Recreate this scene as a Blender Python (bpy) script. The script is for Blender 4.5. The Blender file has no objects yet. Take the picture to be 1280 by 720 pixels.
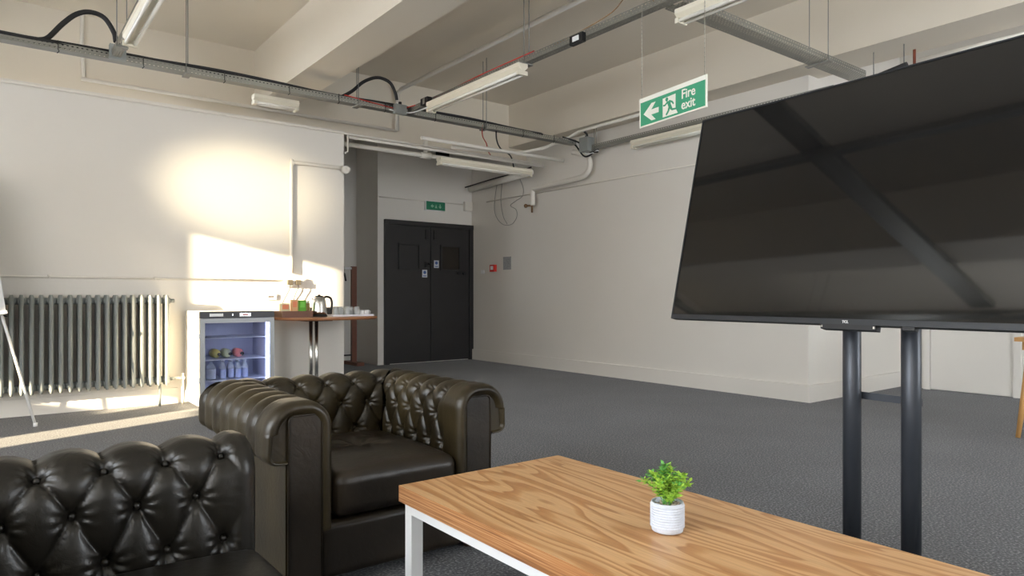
import bpy, bmesh, math, random
from mathutils import Vector, Matrix, Euler
PI = math.pi
random.seed(7)
COL = bpy.context.scene.collection

# ------------------------------------------------------------------ camera model
F = 855.0; HY = 370.0; CH = 1.05; TH = math.radians(52.4)
fx, fy = math.cos(TH), math.sin(TH)
def ray(px):
    u = (px - 640.0) / F
    return fx + u * fy, fy - u * fx
def onY(px, py, Y):
    a, b = ray(px); d = Y / b
    return Vector((a * d, Y, CH + (HY - py) * d / F))
def onX(px, py, X):
    a, b = ray(px); d = X / a
    return Vector((X, b * d, CH + (HY - py) * d / F))

# ------------------------------------------------------------------ materials
MATS = {}
def mat(name, col, rough=0.6, metal=0.0, var=0.0, vscale=8.0, bump=0.0, bscale=60.0, spec=0.5,
        emit=None, estr=0.0, trans=0.0, ior=1.45, alpha=1.0, coat=0.0):
    if name in MATS: return MATS[name]
    m = bpy.data.materials.new(name); m.use_nodes = True
    nt = m.node_tree; b = nt.nodes['Principled BSDF']
    b.inputs['Base Color'].default_value = (*col, 1)
    b.inputs['Roughness'].default_value = rough
    b.inputs['Metallic'].default_value = metal
    b.inputs['Specular IOR Level'].default_value = spec
    b.inputs['IOR'].default_value = ior
    if trans: b.inputs['Transmission Weight'].default_value = trans
    if alpha < 1: b.inputs['Alpha'].default_value = alpha
    if coat: b.inputs['Coat Weight'].default_value = coat
    if emit:
        b.inputs['Emission Color'].default_value = (*emit, 1)
        b.inputs['Emission Strength'].default_value = estr
    tc = nt.nodes.new('ShaderNodeTexCoord')
    if var:
        n = nt.nodes.new('ShaderNodeTexNoise'); n.inputs['Scale'].default_value = vscale
        n.inputs['Detail'].default_value = 5
        r = nt.nodes.new('ShaderNodeMix'); r.data_type = 'RGBA'
        r.inputs[6].default_value = (*[max(0, c * (1 - var)) for c in col], 1)
        r.inputs[7].default_value = (*[min(1, c * (1 + var)) for c in col], 1)
        nt.links.new(tc.outputs['Object'], n.inputs['Vector'])
        nt.links.new(n.outputs['Fac'], r.inputs[0]); nt.links.new(r.outputs[2], b.inputs['Base Color'])
    if bump:
        n2 = nt.nodes.new('ShaderNodeTexNoise'); n2.inputs['Scale'].default_value = bscale
        n2.inputs['Detail'].default_value = 4
        bp = nt.nodes.new('ShaderNodeBump'); bp.inputs['Strength'].default_value = bump
        bp.inputs['Distance'].default_value = 0.01
        nt.links.new(tc.outputs['Object'], n2.inputs['Vector'])
        nt.links.new(n2.outputs['Fac'], bp.inputs['Height']); nt.links.new(bp.outputs['Normal'], b.inputs['Normal'])
    MATS[name] = m
    return m

def ramp(nt, stops):
    r = nt.nodes.new('ShaderNodeValToRGB')
    e = r.color_ramp.elements
    while len(e) < len(stops): e.new(0.5)
    for k, (p, c) in enumerate(stops):
        e[k].position = p; e[k].color = (*c, 1)
    return r

PAINT = mat('wall_paint', (0.80, 0.77, 0.72), 0.75, var=0.03, vscale=1.2, bump=0.10, bscale=14)
CEILP = mat('ceiling_paint', (0.80, 0.735, 0.63), 0.8, var=0.035, vscale=1.5, bump=0.10, bscale=6)  # cream tint puts warm bounced sunlight into the colour
PIPEW = mat('pipe_paint', (0.80, 0.765, 0.70), 0.5, var=0.04, vscale=5, bump=0.1, bscale=30)
ALCP = mat('alcove_paint', (0.62, 0.61, 0.59), 0.75, var=0.03, vscale=2, bump=0.08, bscale=14)
WHITEM = mat('white_metal', (0.86, 0.87, 0.88), 0.4)
BLACKD = mat('black_door_paint', (0.021, 0.020, 0.021), 0.42, var=0.3, vscale=3, bump=0.08, bscale=20)
BLACKP = mat('black_plastic', (0.012, 0.012, 0.013), 0.45)
BLACKR = mat('black_rubber', (0.018, 0.018, 0.02), 0.6)
CHROME = mat('brushed_steel', (0.62, 0.61, 0.59), 0.22, metal=1.0, bump=0.03, bscale=120)
GALV = mat('galvanised_steel', (0.30, 0.295, 0.27), 0.5, metal=0.5, var=0.18, vscale=30)
POLE = mat('grey_powder_coat', (0.045, 0.05, 0.06), 0.38, metal=0.4)
RADP = mat('radiator_grey_paint', (0.25, 0.27, 0.265), 0.62, var=0.10, vscale=14, bump=0.12, bscale=30)
REDC = mat('red_plastic', (0.62, 0.035, 0.025), 0.5)
GREENS = mat('sign_green', (0.055, 0.36, 0.20), 0.45)
GREEND = mat('sign_green_dark', (0.02, 0.22, 0.12), 0.35)
SIGNW = mat('sign_white', (0.90, 0.90, 0.82), 0.5)
BRASS = mat('old_brass', (0.22, 0.13, 0.07), 0.5, metal=0.7)
WOODO = mat('orange_wood', (0.66, 0.36, 0.13), 0.5, var=0.15, vscale=6)
MAHOG = mat('red_brown_wood', (0.19, 0.065, 0.035), 0.42, var=0.2, vscale=9)
DKWOOD = mat('dark_walnut', (0.10, 0.045, 0.028), 0.45, var=0.25, vscale=8)
TUBEG = mat('lamp_tube_glass', (0.92, 0.90, 0.83), 0.25)
TUBEH = mat('lamp_housing_paint', (0.82, 0.77, 0.64), 0.45)
GREYBOX = mat('grey_box_metal', (0.33, 0.35, 0.34), 0.5, metal=0.4)
PAPER = mat('paper', (0.75, 0.75, 0.74), 0.8, var=0.25, vscale=60)
GLASS = mat('clear_glass', (0.66, 0.70, 0.72), 0.03, alpha=.38)

def carpet_mat():
    m = bpy.data.materials.new('grey_carpet'); m.use_nodes = True; nt = m.node_tree
    b = nt.nodes['Principled BSDF']; b.inputs['Roughness'].default_value = 0.95
    b.inputs['Specular IOR Level'].default_value = 0.15
    b.inputs['Sheen Weight'].default_value = 0.15
    tc = nt.nodes.new('ShaderNodeTexCoord')
    n1 = nt.nodes.new('ShaderNodeTexNoise'); n1.inputs['Scale'].default_value = 95; n1.inputs['Detail'].default_value = 3
    n2 = nt.nodes.new('ShaderNodeTexNoise'); n2.inputs['Scale'].default_value = 1.6; n2.inputs['Detail'].default_value = 4
    for n in (n1, n2): nt.links.new(tc.outputs['Object'], n.inputs['Vector'])
    r = ramp(nt, [(0.32, (0.032, 0.034, 0.041)), (0.52, (0.078, 0.081, 0.090)), (0.68, (0.22, 0.22, 0.23))])
    nt.links.new(n1.outputs['Fac'], r.inputs['Fac'])
    r2 = ramp(nt, [(0.3, (0.88, 0.88, 0.88)), (0.7, (1.08, 1.08, 1.08))])
    nt.links.new(n2.outputs['Fac'], r2.inputs['Fac'])
    mx = nt.nodes.new('ShaderNodeMix'); mx.data_type = 'RGBA'; mx.blend_type = 'MULTIPLY'; mx.inputs[0].default_value = 1
    nt.links.new(r.outputs['Color'], mx.inputs[6]); nt.links.new(r2.outputs['Color'], mx.inputs[7])
    nt.links.new(mx.outputs[2], b.inputs['Base Color'])
    bp = nt.nodes.new('ShaderNodeBump'); bp.inputs['Strength'].default_value = 0.6; bp.inputs['Distance'].default_value = 0.004
    nt.links.new(n1.outputs['Fac'], bp.inputs['Height']); nt.links.new(bp.outputs['Normal'], b.inputs['Normal'])
    return m
CARPET = carpet_mat()

def leather_mat(name, c0, c1):
    m = bpy.data.materials.new(name); m.use_nodes = True; nt = m.node_tree
    b = nt.nodes['Principled BSDF']
    b.inputs['Specular IOR Level'].default_value = 0.45
    tc = nt.nodes.new('ShaderNodeTexCoord')
    n = nt.nodes.new('ShaderNodeTexNoise'); n.inputs['Scale'].default_value = 5; n.inputs['Detail'].default_value = 6
    nt.links.new(tc.outputs['Object'], n.inputs['Vector'])
    r = ramp(nt, [(0.35, c0), (0.68, c1)])
    nt.links.new(n.outputs['Fac'], r.inputs['Fac']); nt.links.new(r.outputs['Color'], b.inputs['Base Color'])
    rr = nt.nodes.new('ShaderNodeMapRange'); rr.inputs[3].default_value = 0.27; rr.inputs[4].default_value = 0.42
    nt.links.new(n.outputs['Fac'], rr.inputs[0]); nt.links.new(rr.outputs[0], b.inputs['Roughness'])
    v = nt.nodes.new('ShaderNodeTexVoronoi'); v.inputs['Scale'].default_value = 420
    w = nt.nodes.new('ShaderNodeTexNoise'); w.inputs['Scale'].default_value = 26; w.inputs['Detail'].default_value = 5
    w.inputs['Distortion'].default_value = 1.2
    nt.links.new(tc.outputs['Object'], v.inputs['Vector']); nt.links.new(tc.outputs['Object'], w.inputs['Vector'])
    b1 = nt.nodes.new('ShaderNodeBump'); b1.inputs['Strength'].default_value = 0.08; b1.inputs['Distance'].default_value = 0.001
    b2 = nt.nodes.new('ShaderNodeBump'); b2.inputs['Strength'].default_value = 0.22; b2.inputs['Distance'].default_value = 0.006
    nt.links.new(v.outputs['Distance'], b1.inputs['Height']); nt.links.new(w.outputs['Fac'], b2.inputs['Height'])
    nt.links.new(b1.outputs['Normal'], b2.inputs['Normal']); nt.links.new(b2.outputs['Normal'], b.inputs['Normal'])
    return m
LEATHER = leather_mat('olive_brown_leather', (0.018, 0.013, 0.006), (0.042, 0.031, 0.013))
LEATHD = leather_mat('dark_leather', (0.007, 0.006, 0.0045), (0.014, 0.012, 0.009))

LEATHS = leather_mat('shaded_brown_leather', (0.012, 0.0088, 0.0055), (0.026, 0.0185, 0.0115))  # armchair leather darkened, the shade on its front put into the colour
def plywood_mat():
    m = bpy.data.materials.new('plywood_face'); m.use_nodes = True; nt = m.node_tree
    b = nt.nodes['Principled BSDF']; b.inputs['Roughness'].default_value = 0.36
    tc = nt.nodes.new('ShaderNodeTexCoord')
    mp = nt.nodes.new('ShaderNodeMapping'); mp.inputs['Scale'].default_value = (4.8, 0.62, 1.0)
    nt.links.new(tc.outputs['Object'], mp.inputs['Vector'])
    n = nt.nodes.new('ShaderNodeTexNoise'); n.inputs['Scale'].default_value = 1.25; n.inputs['Detail'].default_value = 2.2
    n.inputs['Roughness'].default_value = 0.42; n.inputs['Distortion'].default_value = 0.5
    nt.links.new(mp.outputs['Vector'], n.inputs['Vector'])
    mul = nt.nodes.new('ShaderNodeMath'); mul.operation = 'MULTIPLY'; mul.inputs[1].default_value = 14
    nt.links.new(n.outputs['Fac'], mul.inputs[0])
    fr = nt.nodes.new('ShaderNodeMath'); fr.operation = 'FRACT'
    nt.links.new(mul.outputs[0], fr.inputs[0])
    r = ramp(nt, [(0.0, (0.66, 0.40, 0.19)), (0.45, (0.67, 0.405, 0.195)), (0.62, (0.55, 0.285, 0.115)), (0.92, (0.46, 0.215, 0.08)), (1.0, (0.64, 0.38, 0.18))])
    nt.links.new(fr.outputs[0], r.inputs['Fac'])
    # fine fibre
    mp2 = nt.nodes.new('ShaderNodeMapping'); mp2.inputs['Scale'].default_value = (160, 5, 1)
    nt.links.new(tc.outputs['Object'], mp2.inputs['Vector'])
    n2 = nt.nodes.new('ShaderNodeTexNoise'); n2.inputs['Scale'].default_value = 1.5; n2.inputs['Detail'].default_value = 3
    nt.links.new(mp2.outputs['Vector'], n2.inputs['Vector'])
    r2 = ramp(nt, [(0.3, (0.84, 0.82, 0.80)), (0.7, (1.08, 1.08, 1.08))])
    nt.links.new(n2.outputs['Fac'], r2.inputs['Fac'])
    mx = nt.nodes.new('ShaderNodeMix'); mx.data_type = 'RGBA'; mx.blend_type = 'MULTIPLY'; mx.inputs[0].default_value = 0.8
    nt.links.new(r.outputs['Color'], mx.inputs[6]); nt.links.new(r2.outputs['Color'], mx.inputs[7])
    nt.links.new(mx.outputs[2], b.inputs['Base Color'])
    return m
PLY = plywood_mat()

def plyedge_mat():
    m = bpy.data.materials.new('plywood_edge'); m.use_nodes = True; nt = m.node_tree
    b = nt.nodes['Principled BSDF']; b.inputs['Roughness'].default_value = 0.5
    tc = nt.nodes.new('ShaderNodeTexCoord')
    mp = nt.nodes.new('ShaderNodeMapping'); mp.inputs['Scale'].default_value = (3, 3, 220)
    nt.links.new(tc.outputs['Object'], mp.inputs['Vector'])
    n = nt.nodes.new('ShaderNodeTexNoise'); n.inputs['Scale'].default_value = 1.0; n.inputs['Detail'].default_value = 3
    nt.links.new(mp.outputs['Vector'], n.inputs['Vector'])
    r = ramp(nt, [(0.3, (0.22, 0.09, 0.035)), (0.5, (0.45, 0.20, 0.075)), (0.7, (0.62, 0.36, 0.17))])
    nt.links.new(n.outputs['Fac'], r.inputs['Fac']); nt.links.new(r.outputs['Color'], b.inputs['Base Color'])
    return m
PLYE = plyedge_mat()

def perf_mat(axis):
    """galvanised sheet with rows of slots punched through (slots run along `axis`)"""
    m = bpy.data.materials.new('perforated_tray_' + axis); m.use_nodes = True; nt = m.node_tree
    b = nt.nodes['Principled BSDF']; b.inputs['Roughness'].default_value = 0.42; b.inputs['Metallic'].default_value = 0.7
    b.inputs['Base Color'].default_value = (0.32, 0.32, 0.29, 1)
    tc = nt.nodes.new('ShaderNodeTexCoord'); sp = nt.nodes.new('ShaderNodeSeparateXYZ')
    nt.links.new(tc.outputs['Object'], sp.inputs[0])
    cb = nt.nodes.new('ShaderNodeCombineXYZ')
    a, c = (0, 1) if axis == 'x' else (1, 0)
    nt.links.new(sp.outputs[a], cb.inputs[0]); nt.links.new(sp.outputs[c], cb.inputs[1])
    br = nt.nodes.new('ShaderNodeTexBrick')
    br.inputs['Scale'].default_value = 1.0; br.inputs['Brick Width'].default_value = 0.034
    br.inputs['Row Height'].default_value = 0.016; br.inputs['Mortar Size'].default_value = 0.0048
    br.inputs['Mortar Smooth'].default_value = 0.0
    nt.links.new(cb.outputs[0], br.inputs['Vector']); nt.links.new(br.outputs['Fac'], b.inputs['Alpha'])
    return m
PERFX, PERFY = perf_mat('x'), perf_mat('y')
def lip_mat(axis):
    m = perf_mat(axis).copy(); m.name = 'slotted_lip_' + axis; nt = m.node_tree
    for n in nt.nodes:
        if n.type == 'TEX_BRICK':
            n.inputs['Row Height'].default_value = 0.0275; n.inputs['Mortar Size'].default_value = 0.0095
        if n.type == 'COMBXYZ': cb = n
        if n.type == 'SEPXYZ': sp = n
    nt.links.new(sp.outputs[2], cb.inputs[1])
    return m
LIPX, LIPY = lip_mat('x'), lip_mat('y')

# ------------------------------------------------------------------ mesh helpers
def link(name, me, parent=None, loc=(0, 0, 0), rot=(0, 0, 0)):
    o = bpy.data.objects.new(name, me); COL.objects.link(o)
    o.location = loc; o.rotation_euler = rot
    if parent: o.parent = parent
    return o
def tag(o, label=None, cat=None, group=None, kind=None):
    if label: o['label'] = label
    if cat: o['category'] = cat
    if group: o['group'] = group
    if kind: o['kind'] = kind
    return o
def thing(name, label, cat, loc=(0, 0, 0), rz=0, group=None):
    return tag(link(name, None, None, loc, (0, 0, rz)), label, cat, group)

class MB:
    def __init__(s): s.bm = bmesh.new()
    def box(s, x0, x1, y0, y1, z0, z1, mi=0):
        v = [s.bm.verts.new(p) for p in ((x0,y0,z0),(x1,y0,z0),(x1,y1,z0),(x0,y1,z0),(x0,y0,z1),(x1,y0,z1),(x1,y1,z1),(x0,y1,z1))]
        for f in ((0,3,2,1),(4,5,6,7),(0,1,5,4),(1,2,6,5),(2,3,7,6),(3,0,4,7)):
            s.bm.faces.new([v[i] for i in f]).material_index = mi
        return s
    def tube(s, pts, r, n=12, caps=True, smooth=True, mi=0):
        pts = [Vector(p) for p in pts]; rings = []
        rs = r if isinstance(r, (list, tuple)) else [r] * len(pts)
        up = None
        for i, p in enumerate(pts):
            if i == 0: t = pts[1] - pts[0]
            elif i == len(pts) - 1: t = pts[-1] - pts[-2]
            else: t = (pts[i+1] - p).normalized() + (p - pts[i-1]).normalized()
            t.normalize()
            if up is None:
                up = Vector((0, 0, 1)) if abs(t.z) < 0.9 else Vector((1, 0, 0))
            a = t.cross(up).normalized(); b = a.cross(t).normalized(); up = b
            rings.append([s.bm.verts.new(p + rs[i] * (math.cos(2*PI*k/n) * a + math.sin(2*PI*k/n) * b)) for k in range(n)])
        for A, B in zip(rings, rings[1:]):
            for k in range(n):
                f = s.bm.faces.new((A[k], B[k], B[(k+1) % n], A[(k+1) % n])); f.smooth = smooth; f.material_index = mi
        if caps:
            s.bm.faces.new(rings[0]).material_index = mi; s.bm.faces.new(rings[-1][::-1]).material_index = mi
        return s
    def lathe(s, prof, n=32, c=(0, 0, 0), mi=0):
        rings = []
        for (r, z) in prof:
            if r < 1e-6: rings.append([s.bm.verts.new((c[0], c[1], c[2] + z))])
            else: rings.append([s.bm.verts.new((c[0] + r*math.cos(2*PI*k/n), c[1] + r*math.sin(2*PI*k/n), c[2] + z)) for k in range(n)])
        for A, B in zip(rings, rings[1:]):
            for k in range(n):
                k2 = (k + 1) % n
                q = [A[k % len(A)], A[k2 % len(A)], B[k2 % len(B)], B[k % len(B)]]
                u = []
                for v in q:
                    if v not in u: u.append(v)
                if len(u) >= 3:
                    f = s.bm.faces.new(u); f.smooth = True; f.material_index = mi
        return s
    def prism(s, pts, y0, y1, mi=0):
        """outline in x,z extruded along y"""
        a = [s.bm.verts.new((x, y0, z)) for x, z in pts]; b = [s.bm.verts.new((x, y1, z)) for x, z in pts]
        s.bm.faces.new(a).material_index = mi; s.bm.faces.new(b[::-1]).material_index = mi
        for i in range(len(pts)):
            j = (i + 1) % len(pts); s.bm.faces.new((a[i], b[i], b[j], a[j])).material_index = mi
        return s
    def sphere(s, c, r, sz=(1, 1, 1), seg=12):
        ret = bmesh.ops.create_uvsphere(s.bm, u_segments=seg, v_segments=max(6, seg // 2), radius=r)
        for v in ret['verts']:
            v.co = Vector((v.co.x * sz[0] + c[0], v.co.y * sz[1] + c[1], v.co.z * sz[2] + c[2]))
            for f in v.link_faces: f.smooth = True
        return s
    def bevel(s, w, seg=2):
        es = [e for e in s.bm.edges if len(e.link_faces) == 2 and e.calc_face_angle(0) > 0.6]
        bmesh.ops.bevel(s.bm, geom=es, offset=w, segments=seg, affect='EDGES', profile=0.5)
        return s
    def build(s, name, mats, parent=None, loc=(0, 0, 0), rot=(0, 0, 0), fixn=True):
        if fixn: bmesh.ops.recalc_face_normals(s.bm, faces=s.bm.faces)
        me = bpy.data.meshes.new(name); s.bm.to_mesh(me); s.bm.free()
        for m in (mats if isinstance(mats, (list, tuple)) else [mats]): me.materials.append(m)
        return link(name, me, parent, loc, rot)

def rbox(sx, sy, sz, r, crown=0.0, n=14, dimples=(), front=0.0):
    """soft rounded box centred on x,y with its base at z=0"""
    bm = bmesh.new(); bmesh.ops.create_cube(bm, size=1)
    bmesh.ops.subdivide_edges(bm, edges=bm.edges, cuts=n * 2, use_grid_fill=True)
    h = Vector((sx / 2, sy / 2, sz / 2))
    for v in bm.verts:
        p = Vector((v.co.x * sx, v.co.y * sy, v.co.z * sz))
        q = Vector([max(-h[i] + r, min(h[i] - r, p[i])) for i in range(3)])
        d = p - q
        if d.length > 1e-9: p = q + d.normalized() * r
        a, b2 = p.x / h.x, p.y / h.y
        if p.z > 0: p.z += crown * max(0, 1 - a*a) ** 0.7 * max(0, 1 - b2*b2) ** 0.7
        for (dx, dy, rad, dep) in dimples:
            if p.z > 0:
                dd = math.hypot(p.x - dx, p.y - dy); p.z -= dep * math.exp(-(dd / rad) ** 1.3)
                p.z -= dep * 0.16 * math.exp(-((dd - rad) / (rad * .8)) ** 2) * math.cos(math.atan2(p.y - dy, p.x - dx) * 7)
        v.co = p + Vector((0, 0, sz / 2))
    for f in bm.faces: f.smooth = True
    return bm
def bm_obj(name, bm, m, parent=None, loc=(0, 0, 0), rot=(0, 0, 0)):
    me = bpy.data.meshes.new(name); bm.to_mesh(me); bm.free(); me.materials.append(m)
    return link(name, me, parent, loc, rot)

def text_obj(name, body, size, m, parent, loc, rot=(PI/2, 0, 0), extr=0.0008, bold=0.0, sx=1.0):
    c = bpy.data.curves.new(name + '_curve', 'FONT'); c.body = body; c.size = size; c.extrude = extr
    c.offset = bold; c.space_line = 0.82
    t = bpy.data.objects.new('tmp', c); COL.objects.link(t)
    dg = bpy.context.evaluated_depsgraph_get(); dg.update()
    me = bpy.data.meshes.new_from_object(t.evaluated_get(dg))
    bpy.data.objects.remove(t); bpy.data.curves.remove(c)
    for v in me.vertices: v.co.x *= sx
    me.materials.clear(); me.materials.append(m)
    return link(name, me, parent, loc, rot)

def smoothpath(pts, n=8):
    P = [Vector(p) for p in pts]; P = [2*P[0]-P[1]] + P + [2*P[-1]-P[-2]]; out = []
    for i in range(1, len(P) - 2):
        for k in range(n):
            t = k / n
            out.append(0.5 * ((2*P[i]) + (P[i+1]-P[i-1])*t + (2*P[i-1]-5*P[i]+4*P[i+1]-P[i+2])*t*t + (3*P[i]-P[i-1]-3*P[i+1]+P[i+2])*t**3))
    out.append(P[-2]); return out

# ------------------------------------------------------------------ room shell
XL, XR, XC = -4.0, 6.43, 8.45      # window wall, long right wall, far right wall
YA, YU, YD, YK = 7.35, 8.0, 9.45, 10.2
YR = -3.6; ZC = 3.85; XP = 3.24; XD = 4.71
def struct(o): return tag(o, kind='structure')

struct(MB().box(XL-.3, XC+.3, YR-.3, YK+.4, -0.12, 0).build('floor', CARPET))
ceil = struct(MB().box(XL-.3, XC+.3, YR-.3, YK+.4, ZC, ZC+.15).build('ceiling', CEILP))
for (a, b) in ((2.44, 2.82), (-1.25, -0.87)):
    MB().box(a, b, YR, YU, 3.23, ZC).bevel(.008).build('ceiling_beam', CEILP, ceil)
MB().box(6.10, 6.62, YR, YU, 3.23, ZC).bevel(.008).build('ceiling_beam', CEILP, ceil)
MB().box(XL, XR, YU, YU + .20, 3.08, ZC).bevel(.008).build('ceiling_beam', CEILP, ceil)
struct(MB().box(XL, XP, YA, YU + .32, 0, 2.93).bevel(.012).build('wall_left', PAINT))
struct(MB().box(XD, XR+.2, YD, YD+.2, 0, ZC).build('wall_back', [PAINT]))
struct(MB().box(XP-1.2, XD, YK, YK+.2, 0, ZC).box(XD, XD+.12, YD+.2, YK+.2, 0, ZC).box(XP-1.4, XP-1.2, YU+.32, YK+.2, 0, ZC).build('wall_alcove', PAINT))
struct(MB().box(XR, XC+.2, 3.56, YD, 0, ZC).bevel(.01).build('wall_right', PAINT))
struct(MB().box(XC, XC+.2, YR, 3.56, 0, ZC).build('wall_far_right', PAINT))
struct(MB().box(XL-.2, 4.2, YR-.1, YR, 0, ZC).box(6.0, XC+.2, YR-.1, YR, 0, ZC).box(4.2, 6.0, YR-.1, YR, 0, .75).box(4.2, 6.0, YR-.1, YR, 3.1, ZC).build('wall_rear', PAINT))
struct(MB().box(4.2, 4.25, YR-.08, YR-.02, .75, 3.1).box(5.95, 6.0, YR-.08, YR-.02, .75, 3.1).box(5.08, 5.12, YR-.08, YR-.02, .75, 3.1).box(4.25, 5.08, YR-.08, YR-.02, .75, .80).box(5.12, 5.95, YR-.08, YR-.02, .75, .80).build('window_4', WHITEM))  # unseen rear window, added to bring skylight onto the near floor
struct(MB().box(-19, -7.5, -9.8, -9.3, -3, 6.7).build('sun_block_yard', mat('sun_block_mat', (.33, .28, .24), .9, var=.2)))  # added out of view to block low sun from the rear window
# window wall: grid of solid cells round the openings
HOLES = [(-3.3, -1.2, .75, 3.15), (-0.9, 1.2, .75, 3.15), (1.55, 3.05, .75, 3.15),
         (4.33, 4.75, .6, 1.2), (4.60, 5.19, 1.2, 2.90), (5.19, 5.95, 1.05, 1.24)]  # last three openings are shaped to cast the sun patches
ys = sorted({YR, YU} | {h[0] for h in HOLES} | {h[1] for h in HOLES})
zs = sorted({0, ZC} | {h[2] for h in HOLES} | {h[3] for h in HOLES})
w = MB()
for y0, y1 in zip(ys, ys[1:]):
    for z0, z1 in zip(zs, zs[1:]):
        cy, cz = (y0+y1)/2, (z0+z1)/2
        if not any(h[0] < cy < h[1] and h[2] < cz < h[3] for h in HOLES): w.box(XL-.06, XL, y0, y1, z0, z1)
struct(w.build('wall_windows', PAINT))
for i, h in enumerate(HOLES[:3]):
    f = MB()
    for (a, b, c, d) in ((h[0], h[0]+.04, h[2], h[3]), (h[1]-.04, h[1], h[2], h[3]), (h[0]+.04, h[1]-.04, h[2], h[2]+.05),
                         (h[0]+.04, h[1]-.04, h[3]-.05, h[3]), ((h[0]+h[1])/2-.02, (h[0]+h[1])/2+.02, h[2]+.05, h[3]-.05)):
        f.box(XL-.05, XL-.01, a, b, c, d)
    struct(f.build('window_%d' % (i+1), WHITEM))
# baseboards
struct(MB().box(XR-.026, XR, 3.56-.026, YD, 0, .17).box(XR, XC, 3.56-.026, 3.56, 0, .17).bevel(.005).build('baseboard_right', PAINT))
struct(MB().box(XL, 1.50, YA-.018, YA, 0, .15).bevel(.005).build('baseboard_left', PAINT))
# door jamb shapes on the door wall: black double door
dl, dr, dt = 4.84, 6.40, 2.15
d1 = struct(link('door_1', None, None, ((dl+dr)/2, YD, 0)))
hw = (dr - dl) / 2
MB().box(-hw-.03, -hw+.045, -.05, 0, 0, dt).box(hw-.045, hw+.03, -.05, 0, 0, dt).box(-hw-.03, hw+.03, -.055, 0, dt, dt+.07).bevel(.006).build('door_frame', BLACKD, d1)
PANE = mat('smoked_glass', (0.03, 0.025, 0.02), 0.12)
for s in (-1, 1):
    x0, x1 = (-hw+.047, -.004) if s < 0 else (.004, hw-.047)
    leaf = MB().box(x0, x1, -.03, -.002, .012, dt-.003).bevel(.003).build('door_leaf', BLACKD, d1)
    cx = (x0 + x1) / 2 + (0.0 if s > 0 else -.02)
    fr = MB()
    for (a, b, c, d) in ((cx-.19, cx-.165, 1.46, 1.87), (cx+.165, cx+.19, 1.46, 1.87), (cx-.165, cx+.165, 1.46, 1.485), (cx-.165, cx+.165, 1.845, 1.87)):
        fr.box(a, b, -.050, -.03, c, d)
    fr.bevel(.003).build('vision_panel_frame', BLACKD, leaf)
    MB().box(cx-.164, cx+.164, -.034, -.0305, 1.486, 1.844).build('vision_panel', PANE if s > 0 else BLACKD, leaf)
    # sticker
    sx_, sz_ = (-.155, 1.345) if s < 0 else (.06, 1.50)
    st = MB().box(sx_, sx_+.09, -.0325, -.0303, sz_, sz_+.12).build('notice_sticker', mat('sticker_blue_white', (0.62, 0.66, 0.72), 0.5), leaf)
    MB().tube([(sx_+.045, -.0335, sz_+.078), (sx_+.045, -.0327, sz_+.078)], .026, 16).box(sx_+.015, sx_+.075, -.0335, -.0327, sz_+.015, sz_+.03).build('sticker_mark', mat('sticker_blue', (.05, .12, .35), .5), st)
    MB().box(-.10 if s < 0 else .05, -.05 if s < 0 else .10, -.05, -.031, 1.95, 2.1).bevel(.004).build('bolt', BLACKP, leaf)
    if s < 0:
        MB().box(-.11, -.03, -.05, -.031, 1.50, 1.59).bevel(.006).tube([(-.07, -.05, 1.56), (-.07, -.085, 1.56), (-.01, -.085, 1.55)], .010, 8).build('latch', mat('dark_iron', (.03, .03, .03), .35, metal=.6), leaf)
    else:
        MB().tube([(hw-.26, -.031, 1.42), (hw-.26, -.06, 1.42)], .03, 14).tube([(hw-.15, -.031, 1.42), (hw-.15, -.06, 1.42)], .03, 14).build('bracket', BLACKP, leaf)
# white flush door in the far right wall
d2 = struct(link('door_2', None, None, (XC, 2.83, 0)))
lf = MB().box(-.03, 0, -.39, .39, .01, 2.1).bevel(.003).build('door_leaf', PAINT, d2)
MB().box(-.05, 0, -.46, -.395, 0, 2.17).box(-.05, 0, .395, .46, 0, 2.17).box(-.05, 0, -.395, .395, 2.105, 2.17).bevel(.004).build('door_frame', PAINT, d2)
struct(MB().box(XC-.018, XC, YR, 2.36, 0, .17).bevel(.004).build('baseboard_far_right', PAINT))
# unseen wall added outside to keep the low sun off the other windows
struct(MB().box(-24.3, -24.0, -34, -3.95, -3, 8.0).build('sun_block_street', mat('sun_block_mat', (.33, .28, .24), .9, var=.2)))

# ------------------------------------------------------------------ chesterfields
def profile():
    P = []
    K = 1.6
    def seg(a, b, n):
        n = max(1, int(n*K))
        for k in range(n): t = k / n; P.append((a[0]+(b[0]-a[0])*t, a[1]+(b[1]-a[1])*t))
    def arc(cx, cz, r, a0, a1, n):
        n = max(1, int(n*K))
        for k in range(n): a = math.radians(a0 + (a1-a0)*k/n); P.append((cx+r*math.cos(a), cz+r*math.sin(a)))
    seg((0, .22), (0, .585), 44)
    arc(.10, .585, .10, 180, 90, 20)
    seg((.10, .685), (.13, .685), 4)
    arc(.13, .575, .11, 90, 0, 22)
    seg((.24, .575), (.24, .51), 8)
    arc(.20, .51, .04, 0, -90, 8)
    seg((.20, .47), (.166, .47), 4); P.append((.166, .47))
    return P
PROF = profile()
def prof_data():
    S = [0]; N = []
    for i in range(1, len(PROF)): S.append(S[-1] + math.dist(PROF[i], PROF[i-1]))
    for i in range(len(PROF)):
        a = PROF[max(0, i-1)]; b = PROF[min(len(PROF)-1, i+1)]
        dx, dz = b[0]-a[0], b[1]-a[1]; L = math.hypot(dx, dz); N.append((-dz/L, dx/L))
    return S, N
PS, PN = prof_data()
S0, DS = 0.21, 0.118       # arc position of the lowest button row, row spacing
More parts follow.
